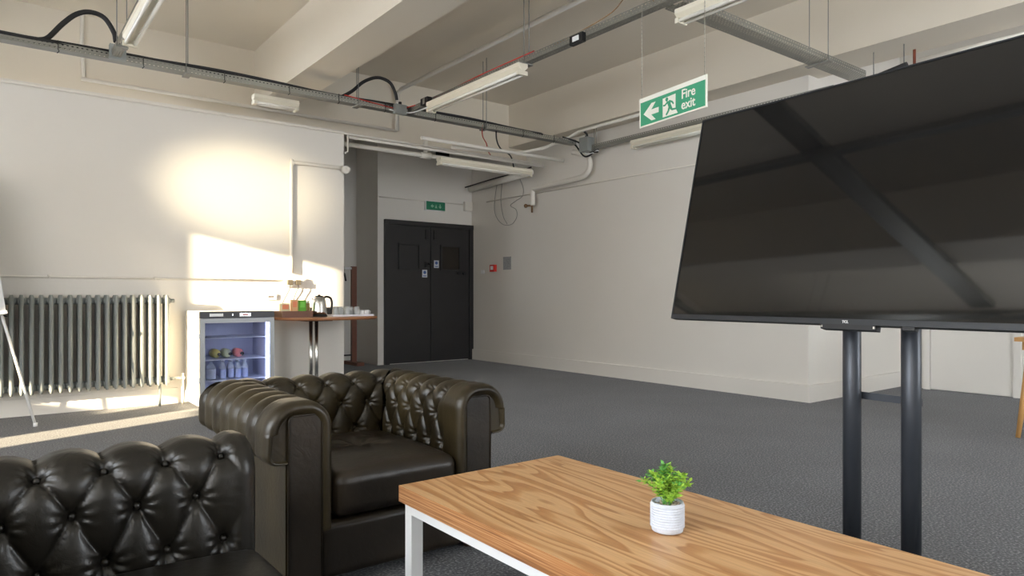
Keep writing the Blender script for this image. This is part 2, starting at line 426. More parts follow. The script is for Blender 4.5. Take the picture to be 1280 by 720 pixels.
def tuft(s, c):
    """depth of the padded surface under its outer envelope; c counts buttons along the length"""
    r = max(0.0, min(2.0, (s - S0) / DS))
    A, B = c - r / 2, c + r / 2
    p = abs(math.sin(PI * A)) * abs(math.sin(PI * B))
    over = max(0.0, (s - S0) / DS - 2.0)
    amp = 0.026 if s > S0 else 0.026 * max(0.0, 1 - (S0 - s) / 0.14)
    amp *= 1.0 - 0.25 * min(1, over / 3.2)
    h = -amp * (1 - p ** 0.36)
    # deep dimples at the buttons
    for k in (0, 1, 2):
        off = 0.5 if k == 1 else 0.0
        dc = (c - off) - round(c - off)
        d2 = (dc * 0.13) ** 2 + (s - S0 - k * DS) ** 2
        h -= 0.018 * math.exp(-d2 / 0.00028)
        if d2 < 0.006:
            ang = math.atan2(s - S0 - k * DS, dc * 0.13); dd = math.sqrt(d2)
            h += 0.0028 * math.cos(9 * ang + 1.3 * round(c) + k) * math.exp(-((dd - .026) / .016) ** 2)
    return h
def tufted(name, L, pitch, m, parent, T, caps_front=False, mitre0=False, mitre1=False, plain0=0.0, plain1=0.0, phase=0.0):
    """sweep PROF along a length; T(t, o, z, push) -> Vector"""
    bm = bmesh.new(); step = 0.0055; n = int(L / step)
    rings = []
    def smooth(x): x = max(0, min(1, x)); return x*x*(3-2*x)
    ts = [L * i / n for i in range(n + 1)]
    if caps_front:
        for (ins, dt_) in ((.046, .004), (.038, -.010), (.022, -.016), (.009, -.008), (.002, .008)):
            ring = []
            for (o, z), (nx, nz), s in zip(PROF, PN, PS):
                k = ins if s < 0.72 else ins * max(0.25, 0.62 - (s - .72) * 2)
                ring.append(bm.verts.new(T(dt_, o - nx * k, z - nz * k)))
            rings.append(ring)
    for i, t in enumerate(ts):
        if caps_front and t < 0.02: continue
        ring = []
        for (o, z), (nx, nz), s in zip(PROF, PN, PS):
            a = t; 
            if mitre1: a = t * (L + o) / L
            if mitre0: a = a - o * (1 - t / L)
            if mitre0 and mitre1: a = -o + (L + 2*o) * t / L
            fade = smooth((a - plain0) / 0.05) if plain0 else 1.0
            if plain1: fade *= smooth((L - plain1 - a) / 0.05)
            h = tuft(s, (a / pitch) + phase) * fade
            ring.append(bm.verts.new(T(a, o + nx * h, z + nz * h)))
        rings.append(ring)
    for A, B in zip(rings, rings[1:]):
        for k in range(len(A) - 1):
            bm.faces.new((A[k], A[k+1], B[k+1], B[k])).smooth = True
    if caps_front: bm.faces.new(rings[0])
    bmesh.ops.recalc_face_normals(bm, faces=bm.faces)
    me = bpy.data.meshes.new(name); bm.to_mesh(me); bm.free(); me.materials.append(m)
    o_ = link(name, me, parent)
    # buttons
    bmesh_b = MB().sphere((0, 0, 0), .0095, (1, 1, 1), 10)
    src = None
    for k in (0, 1, 2):
        s = S0 + k * DS; j = min(range(len(PS)), key=lambda q: abs(PS[q] - s))
        (o, z), (nx, nz) = PROF[j], PN[j]; off = 0.5 if k == 1 else 0.0
        q = math.ceil((plain0 + .03) / pitch + phase - off) if plain0 else math.ceil(phase - off + .2)
        while True:
            a = (q + off - phase) * pitch
            if a > L - (plain1 + .03 if plain1 else .02): break
            if a > 0.01:
                hh = -0.034
                p = T(a, o + nx * hh, z + nz * hh)
                if src is None:
                    src = bmesh_b.build('button', m, o_, p)
                else:
                    c = src.copy(); COL.objects.link(c); c.location = p
            q += 1
    return o_

def chesterfield(name, label, cat, W, loc, rz, cushions, mm, md, pitch=.118, plain=.10, first=.135):
    D = 0.90; OO = 0.24; xi = W/2 - OO; yb = D - OO      # inner faces
    t = thing(name, label, cat, loc, rz)
    ph = 1 - first / pitch
    La = yb
    tufted('arm', La, pitch, mm, t, lambda a, o, z: Vector((-xi - o, a, z)), caps_front=True, mitre1=True, plain0=plain, phase=ph)
    tufted('arm', La, pitch, mm, t, lambda a, o, z: Vector((xi + o, a, z)), caps_front=True, mitre1=True, plain0=plain, phase=ph)
    nb = max(1, round(2 * xi / pitch)); pb = 2 * xi / nb
    tufted('backrest', 2*xi, pb, mm, t, lambda a, o, z: Vector((-xi + a, yb + o, z)), mitre0=True, mitre1=True, phase=.5 if nb % 2 else 0.0)
    # outside panels
    for s in (-1, 1):
        MB().box(min(s*(xi+.10), s*(xi+.166)), max(s*(xi+.10), s*(xi+.166)), .012, yb+.166, .035, .50).bevel(.010).build('side_panel', mm, t)
        # front facing of the arm with piping round it
        a0, a1 = sorted((s*(xi+.042), s*(xi+.160)))
        pts = [(a0, .035), (a1, .035), (a1, .615)] + [(a1-.02+.02*math.cos(k*PI/8), .615+.02*math.sin(k*PI/8)) for k in range(1, 4)] + \
              [(a1-.02, .635), (a0+.02, .635)] + [(a0+.02-.02*math.sin(k*PI/8), .615+.02*math.cos(k*PI/8)) for k in range(1, 4)] + [(a0, .615)]
        fp = MB().prism(pts, -.004, .05).build('arm_front_panel', md, t)
        pp = [(x, -.005, z) for x, z in pts[1:]] + [(pts[0][0], -.005, pts[0][1])]
        MB().tube(pp, .0038, 8).build('piping', md, fp)
    MB().box(-xi-.10, xi+.10, yb+.10, yb+.166, .035, .50).bevel(.010).build('back_panel', mm, t)
    bm = rbox(2*xi + .09, .10, .205, .028, n=10)
    bm_obj('front_rail', bm, md, t, (0, .055, .035))
    MB().box(-xi-.02, xi+.02, .09, yb+.10, .05, .245).build('seat_base', md, t)
    cw = 2 * xi / cushions
    for k in range(cushions):
        cx = -xi + cw * (k + .5)
        dm = [(0.0, 0.03, .075, .034), (-.15, .10, .05, .014), (.15, .13, .05, .014)]
        bm = rbox(cw - .006, yb + .02, .165, .045, crown=.035, n=26, dimples=dm)
        cu = bm_obj('seat_cushion', bm, md, t, (cx, yb/2 - .005, .246))
        hx, hy = (cw-.006)/2 - .012, (yb+.02)/2 - .012
        pts = [(-hx, -hy, .03), (hx, -hy, .03), (hx, hy, .03), (-hx, hy, .03), (-hx, -hy, .03)]
    for sx in (-1, 1):
        for y in (.07, D - .13):
            MB().tube([(sx*(xi+.10), y, 0), (sx*(xi+.10), y, .04)], [.02, .026], 14).build('foot', DKWOOD, t)
    return t
chesterfield('armchair', 'olive brown tufted leather armchair with rolled arms facing the wooden coffee table', 'armchair', 1.01, (1.25, 2.33, 0), 0, 1, LEATHER, LEATHS)
chesterfield('sofa', 'dark leather tufted sofa in the near left corner, cut by the frame', 'sofa', 2.0, (.545, 1.05, 0), PI/2, 2, LEATHD, LEATHD, pitch=.131, plain=.015, first=.062)

# ------------------------------------------------------------------ coffee table and plant
ct = thing('coffee_table', 'low plywood coffee table with white metal frame in the foreground', 'table', (1.37, 1.13, 0))
w2, l2, ht = .335, .80, .452
top = MB().box(-w2, w2, -l2, l2, ht-.050, ht)
top.bevel(.002, 1)
tb = top.build('tabletop', [PLY, PLYE], ct)
for p in tb.data.polygons: p.material_index = 0 if abs(p.normal.z) > .7 else 1
fr = MB(); z0, z1 = ht-.082, ht-.0505
for s in (-1, 1):
    a, b = sorted((s*(w2-.012), s*(w2-.047))); fr.box(a, b, -l2+.055, l2-.055, z0, z1)
    a, b = sorted((s*(l2-.02), s*(l2-.055))); fr.box(-w2+.012, w2-.012, a, b, z0, z1)
fr.bevel(.002, 1).build('apron_rail', WHITEM, ct)
for sx in (-1, 1):
    for sy in (-1, 1):
        a, b = sorted((sx*(w2-.012), sx*(w2-.052))); c, d = sorted((sy*(l2-.02), sy*(l2-.06)))
        MB().box(a, b, c, d, 0, z0-.0005).bevel(.002, 1).build('leg', WHITEM, ct)

pl = thing('potted_plant', 'small green artificial plant in a ribbed pale pot on the coffee table', 'plant', (1.373, 1.136, ht))
POTM = mat('pale_concrete', (0.60, 0.64, 0.72), 0.85, var=.12, vscale=60, bump=.4, bscale=160)
pot = MB(); prof = [(0, .0005), (.030, .0005), (.0390, .005), (.0402, .0125)]
for k in range(9):
    z = .014 + k * .0065; prof += [(.0402, z), (.0418, z + .0008), (.0432, z + .0022), (.0432, z + .0038), (.0418, z + .0054), (.0402, z + .0061)]
prof += [(.041, .0745), (.040, .077), (.0365, .077), (.036, .066), (0, .066)]
pot.lathe(prof, 48).build('pot', POTM, pl)
gr = MB()
for k in range(90):
    a, r = random.random()*2*PI, math.sqrt(random.random())*.032
    gr.sphere((r*math.cos(a), r*math.sin(a), .068+random.random()*.003), .0036, (1, .8, .7), 6)
tag(gr.build('gravel', mat('pebbles', (.45, .38, .30), .8, var=.6, vscale=120), pl), kind='stuff')
LEAF = mat('bright_leaf', (.36, .60, .07), .5, var=.4, vscale=40)
LEAF2 = mat('deep_leaf', (.12, .36, .07), .5, var=.4, vscale=40)
stems = MB(); fol = MB()
def leaf(mb, p, d, L, wd, mi):
    d = d.normalized(); sd = d.cross(Vector((random.uniform(-.5,.5), random.uniform(-.5,.5), 1))).normalized(); up = sd.cross(d)
    a = p; c = p + d*L*.5; e = p + d*L - up*L*.12
    vs = [mb.bm.verts.new(q) for q in (a, c + sd*wd - up*wd*.3, e, c - sd*wd - up*wd*.3)]
    m = mb.bm.verts.new(c + up*wd*.25)
    for i in range(4):
        f = mb.bm.faces.new((vs[i], vs[(i+1) % 4], m)); f.material_index = mi; f.smooth = True
for k in range(20):
    a = 2*PI*k/20 + random.uniform(-.25, .25); out = random.uniform(.022, .062) if k % 4 else .010
    hgt = .158 - out * .62 + random.uniform(-.022, .012)
    b = Vector((math.cos(a)*.008, math.sin(a)*.008, .064)); tip = Vector((math.cos(a)*out, math.sin(a)*out, hgt))
    mid = b.lerp(tip, .5) + Vector((-math.cos(a)*.006, -math.sin(a)*.006, .008))
    path = smoothpath([b, mid, tip], 5); stems.tube(path, .0011, 6)
    mi = 0 if random.random() < .6 else 1
    for q in range(3, len(path)):
        for j in range(7):
            an = random.random()*2*PI
            dd = Vector((math.cos(an), math.sin(an), random.uniform(-.1, .8)))
            leaf(fol, path[q], dd, random.uniform(.010, .019), .0038, mi)
    for j in range(12):
        an = random.random()*2*PI
        dd = Vector((math.cos(an), math.sin(an), random.uniform(.1, 1.4)))
        p2 = tip + dd.normalized()*random.uniform(.003, .012)
        leaf(fol, p2, dd + Vector((0, 0, -.2)), random.uniform(.010, .018), .0040, mi if random.random() < .8 else 1-mi)
stems.build('stem', LEAF2, pl)
fol.build('foliage', [LEAF, LEAF2], pl, fixn=False)

# ------------------------------------------------------------------ television on a stand
RZ = math.radians(-93.46)
SCREEN = mat('tv_screen', (0.004, 0.004, 0.0045), 0.04, ior=1.65)
tv = thing('television', 'large black flat screen television tilted back on two grey poles', 'television', (2.48, 2.03, .948))
tv.rotation_euler = (math.radians(-13), 0, RZ)
TW, THH = 1.70, .958
MB().box(0, TW, .004, .034, 0, THH).box(.3, TW-.3, .034, .06, .12, THH-.25).bevel(.004).build('casing', BLACKP, tv)
MB().box(.007, TW-.007, .001, .0038, .022, THH-.007).build('screen', SCREEN, tv)
bz = MB()
for (a, b, c, d) in ((0, TW, 0, .020), (0, TW, THH-.006, THH), (0, .006, .020, THH-.006), (TW-.006, TW, .020, THH-.006)):
    bz.box(a, b, -.002, .0038, c, d)
bz.build('bezel', mat('bezel_black', (.02, .022, .026), .35), tv)
sb = MB().box(.735, .935, -.006, .03, -.018, -.0005).bevel(.003).build('sensor_bar', BLACKP, tv)
MB().box(.737, .743, -.0075, -.0062, -.013, -.005).box(.927, .933, -.0075, -.0062, -.013, -.005).build('screw', CHROME, sb)
MB().box(1.02, 1.06, 0, .03, -.012, -.0005).build('cable_port', BLACKP, tv)
text_obj('logo', 'TCL', .013, mat('logo_silver', (.8, .8, .8), .4), tv, (.812, -.0025, .0055), bold=.0003)

st = thing('tv_stand', 'grey twin pole stand holding up the large television', 'stand', (2.63, 1.175, 0), RZ + PI/2)
def toL(p):  # world -> stand local
    v = Vector((p[0]-2.63, p[1]-1.175, 0)); v.rotate(Euler((0, 0, -(RZ + PI/2)))); return v
q1, q2 = toL((2.636, 1.284)), toL((2.624, 1.067))
for q in (q1, q2):
    MB().tube([(q.x, q.y, .012), (q.x, q.y, 1.34)], .0325, 32).build('pole', POLE, st)
MB().box(-.03, .03, min(q1.y, q2.y)-.05, max(q1.y, q2.y)+.05, 0, .012).box(-.30, .30, -.32, -.28, 0, .012).box(-.30, .30, .28, .32, 0, .012).box(-.05, .05, -.30, .30, 0, .010).bevel(.003).build('foot_plate', POLE, st)
MB().box(.034, .040, min(q1.y, q2.y)-.02, max(q1.y, q2.y)+.02, .655, .682).build('crossbar', POLE, st)
MB().box(-.045, -.036, -.30, .30, 1.22, 1.30).bevel(.003).build('mounting_bracket', POLE, st)

# ------------------------------------------------------------------ hanging fire exit sign
sg = thing('fire_exit_sign', 'green Fire exit sign with left arrow and running man hanging from chains', 'sign', (3.575, 3.20, 2.205), math.radians(-98))
SW, SH = .625, .20
MB().box(0, SW, 0, .006, 0, SH).bevel(.001, 1).build('sign_board', SIGNW, sg)
gp = MB().box(.012, SW-.012, -.0012, -.0002, .010, SH-.030).build('green_panel', GREENS, sg)
gz = lambda z: .010 + z * (.16)
ar = [(.045, .085), (.125, .145), (.165, .145), (.122, .102), (.195, .102), (.195, .068), (.122, .068), (.165, .028), (.125, .028)]
MB().prism(ar, -.0030, -.0014).build('arrow', SIGNW, gp)
mn = MB()
mn.prism([(.235, .145), (.355, .150), (.355, .055), (.375, .022), (.235, .022)], -.0028, -.0014).build('doorway_symbol', SIGNW, gp)
man = MB()
man.tube([(.275, -.0040, .131), (.275, -.0030, .131)], .013, 20)
def limb(a, b, wa, wb):
    d = Vector((b[0]-a[0], b[1]-a[1])).normalized(); n = Vector((-d.y, d.x))
    man.prism([(a[0]+n.x*wa, a[1]+n.y*wa), (b[0]+n.x*wb, b[1]+n.y*wb), (b[0]-n.x*wb, b[1]-n.y*wb), (a[0]-n.x*wa, a[1]-n.y*wa)], -.0040, -.0030)
limb((.290, .117), (.305, .078), .015, .012)
limb((.285, .115), (.258, .096), .006, .006); limb((.258, .096), (.240, .098), .006, .005)
limb((.300, .115), (.325, .105), .006, .006); limb((.325, .105), (.338, .088), .006, .005)
limb((.303, .082), (.290, .052), .010, .008); limb((.290, .052), (.268, .030), .008, .006)
limb((.308, .080), (.322, .055), .010, .008); limb((.322, .055), (.362, .052), .007, .005)
man.build('running_figure', GREENS, gp)
text_obj('lettering', 'Fire\nexit', .083, SIGNW, gp, (.408, -.0030, .101), bold=.0013, sx=.96)
for x in (.02, SW-.02):
    ch = MB(); zt = 3.045 - 2.205
    n = int((zt - SH) / .028)
    pts = []
    ch.tube([(x, .003, SH-.006), (x, .003, zt)], .0022, 6)
    for k in range(1, n): ch.sphere((x, .003, SH + k*.028), .0038, (1, 1, 1.5), 6)
    ch.build('chain', mat('dull_chain', (.45, .42, .36), .5, metal=.6), sg)

# small exit sign above the door
es = thing('exit_sign', 'small dark green exit sign above the black double door', 'sign', onY(559, 266, YD-.001))
es.location.x = onY(530, 260, YD).x; es.location.z = onY(545, 264, YD).z; es.location.y = YD - .05
MB().box(0, .36, 0, .05, 0, .15).bevel(.004).build('housing', WHITEM, es)
MB().box(.012, .36, -.004, -.0005, .008, .142).build('green_panel', GREEND, es)
MB().prism([(.09, .07), (.125, .10), (.125, .08), (.15, .08), (.15, .06), (.125, .06), (.125, .04)], -.006, -.0042).prism([(.17, .04), (.19, .10), (.21, .04)], -.006, -.0042).prism([(.265, .035), (.235, .07), (.255, .07), (.255, .105), (.275, .105), (.275, .07), (.295, .07)], -.006, -.0042).build('symbol', mat('sign_pale_green', (.30, .55, .40), .5), es)

# ------------------------------------------------------------------ trays, lights, pipes overhead
TZ = 3.03
def tray(label, a, b, w=.10, h=.055, rods=(), z=TZ, rtop=ZC):
    """tray from a to b (x,y), straight along X or Y"""
    alongx = abs(b[0]-a[0]) > abs(b[1]-a[1])
    t = thing('cable_tray', label, 'cable tray', ((a[0]+b[0])/2, (a[1]+b[1])/2, z))
    L = max(abs(b[0]-a[0]), abs(b[1]-a[1])) / 2
    m1, m2 = MB(), MB()
    if alongx:
        m1.box(-L, L, -w/2, w/2, 0, .002); m2.box(-L, L, -w/2-.002, -w/2, 0, h).box(-L, L, w/2, w/2+.002, 0, h)
    else:
        m1.box(-w/2, w/2, -L, L, 0, .002); m2.box(-w/2-.002, -w/2, -L, L, 0, h).box(w/2, w/2+.002, -L, L, 0, h)
    m1.build('perforated_base', PERFX if alongx else PERFY, t); m2.build('side_lip', LIPX if alongx else LIPY, t)
    for q in rods:
        for d in (-.05, .05):
            if alongx: p = (q - t.location.x + d*.4, d*(w/.1)*1.25, 0)
            else: p = (d*(w/.1)*1.25, q - t.location.y + d*.4, 0)
            MB().tube([(p[0], p[1], -.012), (p[0], p[1], rtop - z)], .004, 6).build('hanger_rod', mat('rod_steel', (.22, .22, .21), .5, metal=.2), t)
        if alongx: MB().box(q-t.location.x-.028, q-t.location.x+.028, -w*.72, w*.72, -.012, -.0005).build('bracket', GALV, t)
        else: MB().box(-w*.72, w*.72, q-t.location.y-.028, q-t.location.y+.028, -.012, -.0005).build('bracket', GALV, t)
    return t
YT = 6.62
tray('long galvanised cable tray carrying black cables along the radiator wall', (-3.4, YT), (6.12, YT), rods=(1.43, 3.07, 4.69))
tray('galvanised cable tray running from the long tray towards the fire exit sign', (3.66, YT-.07), (3.66, -3.2), w=.07, rods=(4.55,))
tray('perforated galvanised tray crossing above the television towards the right wall', (3.72, 3.02), (6.30, 3.02), w=.15, rods=(5.62,))
tray('short slotted steel tray stub at the upper left, holding the angled light', (.86, YT-.07), (.86, -3.2), w=.06, rods=(6.2,))
tray('galvanised cable tray against the right wall behind the fire exit sign', (6.25, YT-.0), (6.25, 3.2), w=.06, z=2.95, rods=(6.35,), rtop=3.23)
tray('wide perforated tray end at the top edge beside the second light', (-1.90, 2.96), (3.60, 2.96), w=.20, z=3.10)

tray('galvanised cable tray near the windows, seen as a reflection in the television', (-1.97, YT-.07), (-1.97, -3.2), w=.12, rods=(4.8, 0.6))
def fluoro(label, x, y, z, L, along='y', twin=True):
    t = thing('fluorescent_light', label, 'light', (x, y, z), 0 if along == 'y' else -PI/2)
    MB().prism([(-.05, .03), (-.02, .0), (.02, .0), (.05, .03), (.05, .062), (-.05, .062)], 0, L).build('housing', TUBEH, t)
    for s in ((-1, 1) if twin else (0,)):
        MB().tube([(s*.032, .03, -.018), (s*.032, L-.03, -.018)], .013, 14).build('tube', TUBEG, t)
    for y0 in (0, L-.03):
        MB().box(-.05, .05, y0, y0+.028, -.036, -.0005).bevel(.004).build('end_cap', TUBEH, t)
    return t
fluoro('twin tube fluorescent light hanging under the tray in the middle of the ceiling', 3.60, 4.52, 2.955, 1.52)
fluoro('fluorescent light at the top edge beside the perforated tray', 3.80, 1.62, 2.955, 1.42)
fluoro('fluorescent light cut by the top edge at the upper left', .86, 4.30, 2.955, 1.52)
fluoro('fluorescent light hanging crosswise over the alcove opening near the black doors', 4.56, 7.45, 2.75, 1.5, 'x')
fluoro('fluorescent light on the right wall half hidden by the television', 6.25, 4.18, 2.875, 1.52)
fluoro('short light fitting just beyond the long tray below the first beam', 2.10, 6.93, 2.985, .45, 'x')

def pipe(name, label, pts, r, m=PIPEW, clips=(), smooth=False, cat='pipe', group=None):
    p = smoothpath(pts) if smooth else pts
    o = MB().tube(p, r, 12).build(name, m); tag(o, label, cat, group)
    for c in clips:
        MB().tube([(c[0]-.0, c[1], c[2]-r*1.5), (c[0], c[1], c[2]+r*1.5)], r*1.35, 10).build('clip', m, o)
    return o
pipe('water_pipe', 'white painted pipe hung close under the ceiling beyond the middle light', [(4.22, 0.5, 3.70), (4.22, 7.80, 3.70), (4.22, 7.90, 3.66), (4.22, 7.92, 3.19)], .026)
for y in (5.3, 3.9, 6.6):
    pass
pipe('water_pipe', 'white pipe along the upper wall above the radiator wall', [(.75, 7.93, 3.19), (4.22, 7.93, 3.19)], .019)
pipe('conduit', 'thin white conduit along the top edge of the radiator wall', [(-2.0, 7.325, 2.90), (3.24, 7.325, 2.90), (6.2, 7.36, 2.90)], .013)
pipe('water_pipe', 'upper white pipe running under the long tray over the alcove opening', [(4.05, 7.0, 2.905), (6.28, 7.0, 2.905)], .022)
pipe('water_pipe', 'middle white pipe crossing the alcove opening just under the beam', [(3.3, 7.4, 2.885), (6.25, 7.4, 2.885)], .020)
pipe('water_pipe', 'thick lower white pipe crossing the alcove opening above the crosswise light', [(3.3, 7.72, 2.872), (4.9, 7.72, 2.872), (6.3, 7.72, 2.872)], .029)
for k, (x0, x1) in enumerate(((4.46, 4.60),)):
    o = MB().tube([(x0, 7.72, 2.872), (x1, 7.72, 2.872)], .040, 14).tube([((x0+x1)/2, 7.72, 2.90), ((x0+x1)/2, 7.72, 3.075)], .028, 12).build('pipe_joint', PIPEW); tag(o, 'white pipe tee joint left of the black vent over the alcove', 'pipe joint')
tag(MB().tube(smoothpath([(4.62, YT-.05, TZ+.03), (4.75, 6.75, 2.98), (4.95, 6.95, 2.95), (5.15, 7.2, 2.93), (5.3, 7.35, 2.92)], 5), .006, 8).build('cable', REDC), 'thin red cable dropping from the long tray over the alcove opening', 'cable')
tag(MB().tube(smoothpath([(4.82, YT-.05, TZ+.03), (5.0, 6.8, 2.97), (5.25, 7.05, 2.94), (5.6, 7.3, 2.93), (5.9, 7.6, 2.80)], 5), .009, 8).build('cable', BLACKR), 'black cable dropping from the long tray over the alcove opening', 'cable')
for k in range(3):
    P = [(5.9, YT-.03+.03*k, TZ+.07), (6.15, YT-.08+.05*k, TZ+.02), (6.24, YT-.15+.03*k, TZ-.09-.03*k), (6.27, YT-.30, TZ-.12+.02*k)]
    tag(MB().tube(smoothpath(P, 6), .011, 8).build('cable', (BLACKR, WHITEM, BLACKR)[k]), ('black cable curling from the end of the long tray', 'white cable curling from the end of the long tray', 'lower black cable curling from the end of the long tray')[k], 'cable')
tag(MB().tube(smoothpath([onX(730, 164, 6.2), onX(734, 169, 6.2), onX(733, 176, 6.2)], 5), .014, 8).build('cable', BLACKR), 'short black cable coming down from the beam into the grey switch box', 'cable')
pipe('water_pipe', 'white pipe along the second beam bending down beside the cable junction', [(6.06, 5.0, 3.17), (6.06, 6.45, 3.17), (6.04, 6.62, 3.12), (5.9, 7.0, 3.02), (5.6, 7.15, 2.95), (4.6, 7.2, 2.90)], .020)
bp = [onX(x, y, 6.32) for x, y in ((666, 257), (666, 240), (672, 235), (722, 223), (733, 217), (737, 210), (737, 200), (731, 193), (716, 190))]
bigp = pipe('water_pipe', 'thick white pipe looping down the right wall to a brass valve', smoothpath(bp, 4), .036)
v = onX(665, 252, 6.32)
MB().tube([v + Vector((0, 0, .05)), v - Vector((0, 0, .16))], .016, 10).tube([v + Vector((0, 0, -.06)), v + Vector((-.06, .07, -.06))], .015, 10).sphere(v + Vector((-.06, .07, -.06)), .03).build('valve', BRASS, bigp)
a, b = onX(588, 237, 6.30), onX(664, 215, 6.30)
pipe('water_pipe', 'white pipe high on the right wall beside the door', [a, b], .048)
pipe('cable', 'black cable lying along the white pipe beside the door', smoothpath([a + Vector((0, .15, .055)), a.lerp(b, .4) + Vector((0, 0, .065)), a.lerp(b, .7) + Vector((0, 0, .056)), b + Vector((0, 0, .07))]), .010, BLACKR, cat='cable')
pipe('conduit', 'thin conduit along the right wall reaching behind the television', [(6.415, 9.0, 2.57), (6.415, 3.8, 2.54)], .010)
# ---- wall conduits near the radiator
pipe('conduit', 'thin horizontal conduit above the grey radiator', [(-2, YA-.012, 1.225), (2.55, YA-.012, 1.215)], .010, clips=[(.45, YA-.012, 1.225), (1.3, YA-.012, 1.22)])
cv = onY(363, 345, YA); zt = onY(363, 203, YA).z
pipe('conduit', 'white conduit rising from the wall socket and turning right', smoothpath([(cv.x, YA-.03, 1.30), (cv.x, YA-.03, zt-.08), (cv.x+.02, YA-.028, zt-.02), (cv.x+.08, YA-.026, zt), (XP-.05, YA-.024, zt)], 6), .021)
jb = thing('junction_box', 'round white junction box on the corner at the conduit end', 'junction box', (XP+.005, YA-.02, zt-.015))
MB().tube([(0, .0, 0), (0, -.035, 0)], .045, 24).bevel(.004).build('box_body', PIPEW, jb)
MB().tube([(0, -.0355, 0), (0, -.041, 0)], .02, 16).build('lid_screw', PIPEW, jb)
p0 = onY(437, 166, YA+.02)
pipe('conduit', 'short white conduit bend hanging above the round junction box', [(XP+.04, YA-.02, 2.90), (XP+.04, YA-.02, 2.70), (XP+.0, YA-.04, 2.675)], .010)
# ---- black flexible cables
def flex(label, pix, Y, r):
    return pipe('flexible_cable', label, smoothpath([onY(x, y, Y) for x, y in pix], 6), r, BLACKR, cat='cable')
flex('black flexible cable arching over the tray at the upper left', ((46, 50), (60, 47), (78, 30), (95, 18), (112, 15), (130, 22), (142, 40), (145, 53)), YT, .020)
flex('black flexible cable arching over the tray in the middle', ((425, 122), (440, 114), (455, 102), (472, 97), (487, 103), (494, 116), (496, 125)), YT, .017)
grp = 'black cables lying on the long cable tray'
for k in range(4):
    yy = YT - .04 + k * .025
    pts = [(-1.6 + q * .55, yy + .008*math.sin(q*1.7+k), TZ + .062 + .014*math.sin(q*1.3+k*2)) for q in range(14)]
    pipe('cable', 'black cable running along the long cable tray' if k != 2 else 'grey cable running among the black ones on the long tray', smoothpath(pts, 4), .015 - .002*k, BLACKR if k != 2 else mat('grey_cable2', (.30, .29, .27), .6), cat='cable', group=grp if k != 2 else None)
pipe('cable', 'thin red cable draped along the long tray near the middle light', smoothpath([(2.9, YT-.055, TZ+.07), (3.25, YT-.06, TZ+.04), (3.5, YT-.06, TZ+.03), (3.62, YT-.2, TZ+.05), (3.66, 6.0, TZ+.06), (3.63, 5.2, TZ+.065), (3.62, 4.4, TZ+.06)], 6), .005, REDC, cat='cable')
pipe('cable', 'thin brown cable looping above the tray near the fire exit sign', smoothpath([(3.66, 4.2, TZ+.06), (3.64, 3.9, TZ+.06), (3.62, 3.5, TZ+.09), (3.63, 3.3, TZ+.20), (3.66, 3.14, TZ+.05)], 6), .004, mat('brown_cable', (.30, .18, .08), .5), cat='cable')
pipe('cable', 'white cable crossing the junction of the two trays', smoothpath([(3.40, YT-.07, TZ+.0), (3.5, YT-.09, TZ-.01), (3.62, YT-.2, TZ-.02), (3.66, 6.0, TZ-.01)], 6), .006, WHITEM, cat='cable')
for k in range(11):
    x = -.05 + k * .58 + .07*math.sin(k*5)
    t = MB().tube([(x, YT-.056, TZ+.07), (x, YT-.0585, TZ-.006), (x+.008, YT-.05, TZ-.012), (x-.006, YT-.04, TZ-.03)], .0035, 6).build('cable_tie', BLACKP)
    tag(t, 'black cable tie looped round the long cable tray', 'cable tie', 'cable ties along the long tray')
pipe('conduit', 'painted over conduit running down the upper wall at the far left', [onY(109, -6, 7.985), onY(103, 20, 7.985), onY(102, 60, 7.985), onY(105, 97, 7.985)], .018)
def jbox(label, c, s=(.10, .08, .10), m=GREYBOX, name='junction_box'):
    t = thing(name, label, 'junction box', c)
    MB().box(-s[0]/2, s[0]/2, -s[1]/2, s[1]/2, -s[2]/2, s[2]/2).bevel(.005).build('box_body', m, t)
    MB().box(-s[0]*.46, s[0]*.46, -s[1]/2-.006, -s[1]/2-.0005, -s[2]*.46, s[2]*.46).bevel(.002, 1).build('lid', m, t)
    MB().tube([(0, 0, s[2]/2), (0, 0, s[2]/2+.03)], .018, 12).build('cable_gland', BLACKP, t)
    return t
c = onY(147, 66, YT-.10); jbox('grey metal junction box at the end of the upper left tray stub', c, (.12, .06, .12))
c = onY(500, 137, YT-.10); jbox('round cornered grey junction box where the two trays meet', c, (.13, .06, .10))
c = onX(733, 181, 6.2); jbox('grey metal switch box beside the big pipe at the far tray corner', c, (.12, .15, .18))
c = onX(722, 49, 3.60); t = thing('cable_clamp', 'black clip holding a white label on the middle tray', 'clamp', c)
MB().box(-.02, .02, -.07, .07, -.035, .035).bevel(.008).build('clamp_body', BLACKP, t); MB().box(-.024, -.0205, -.035, .035, -.018, .02).build('label_plate', WHITEM, t)
c = onX(533, 127, 3.60); t = thing('cable_clamp', 'black clamp at the left end of the middle light', 'clamp', c)
MB().box(-.03, .03, -.07, .07, -.035, .035).bevel(.008).build('clamp_body', BLACKP, t); MB().box(-.034, -.0305, -.02, .02, -.03, .03).build('metal_band', GALV, t)
t = thing('air_vent', 'black rectangular vent above the alcove opening', 'vent', onY(545, 196, 9.44))
t.location.y = YD - .03
MB().box(0, .24, 0, .03, 0, .10).bevel(.003).build('vent_frame', BLACKP, t)
sl = MB()
for k in range(4): sl.box(.015, .225, -.006, -.0005, .014+k*.02, .022+k*.02)
sl.build('louvre', BLACKD, t)
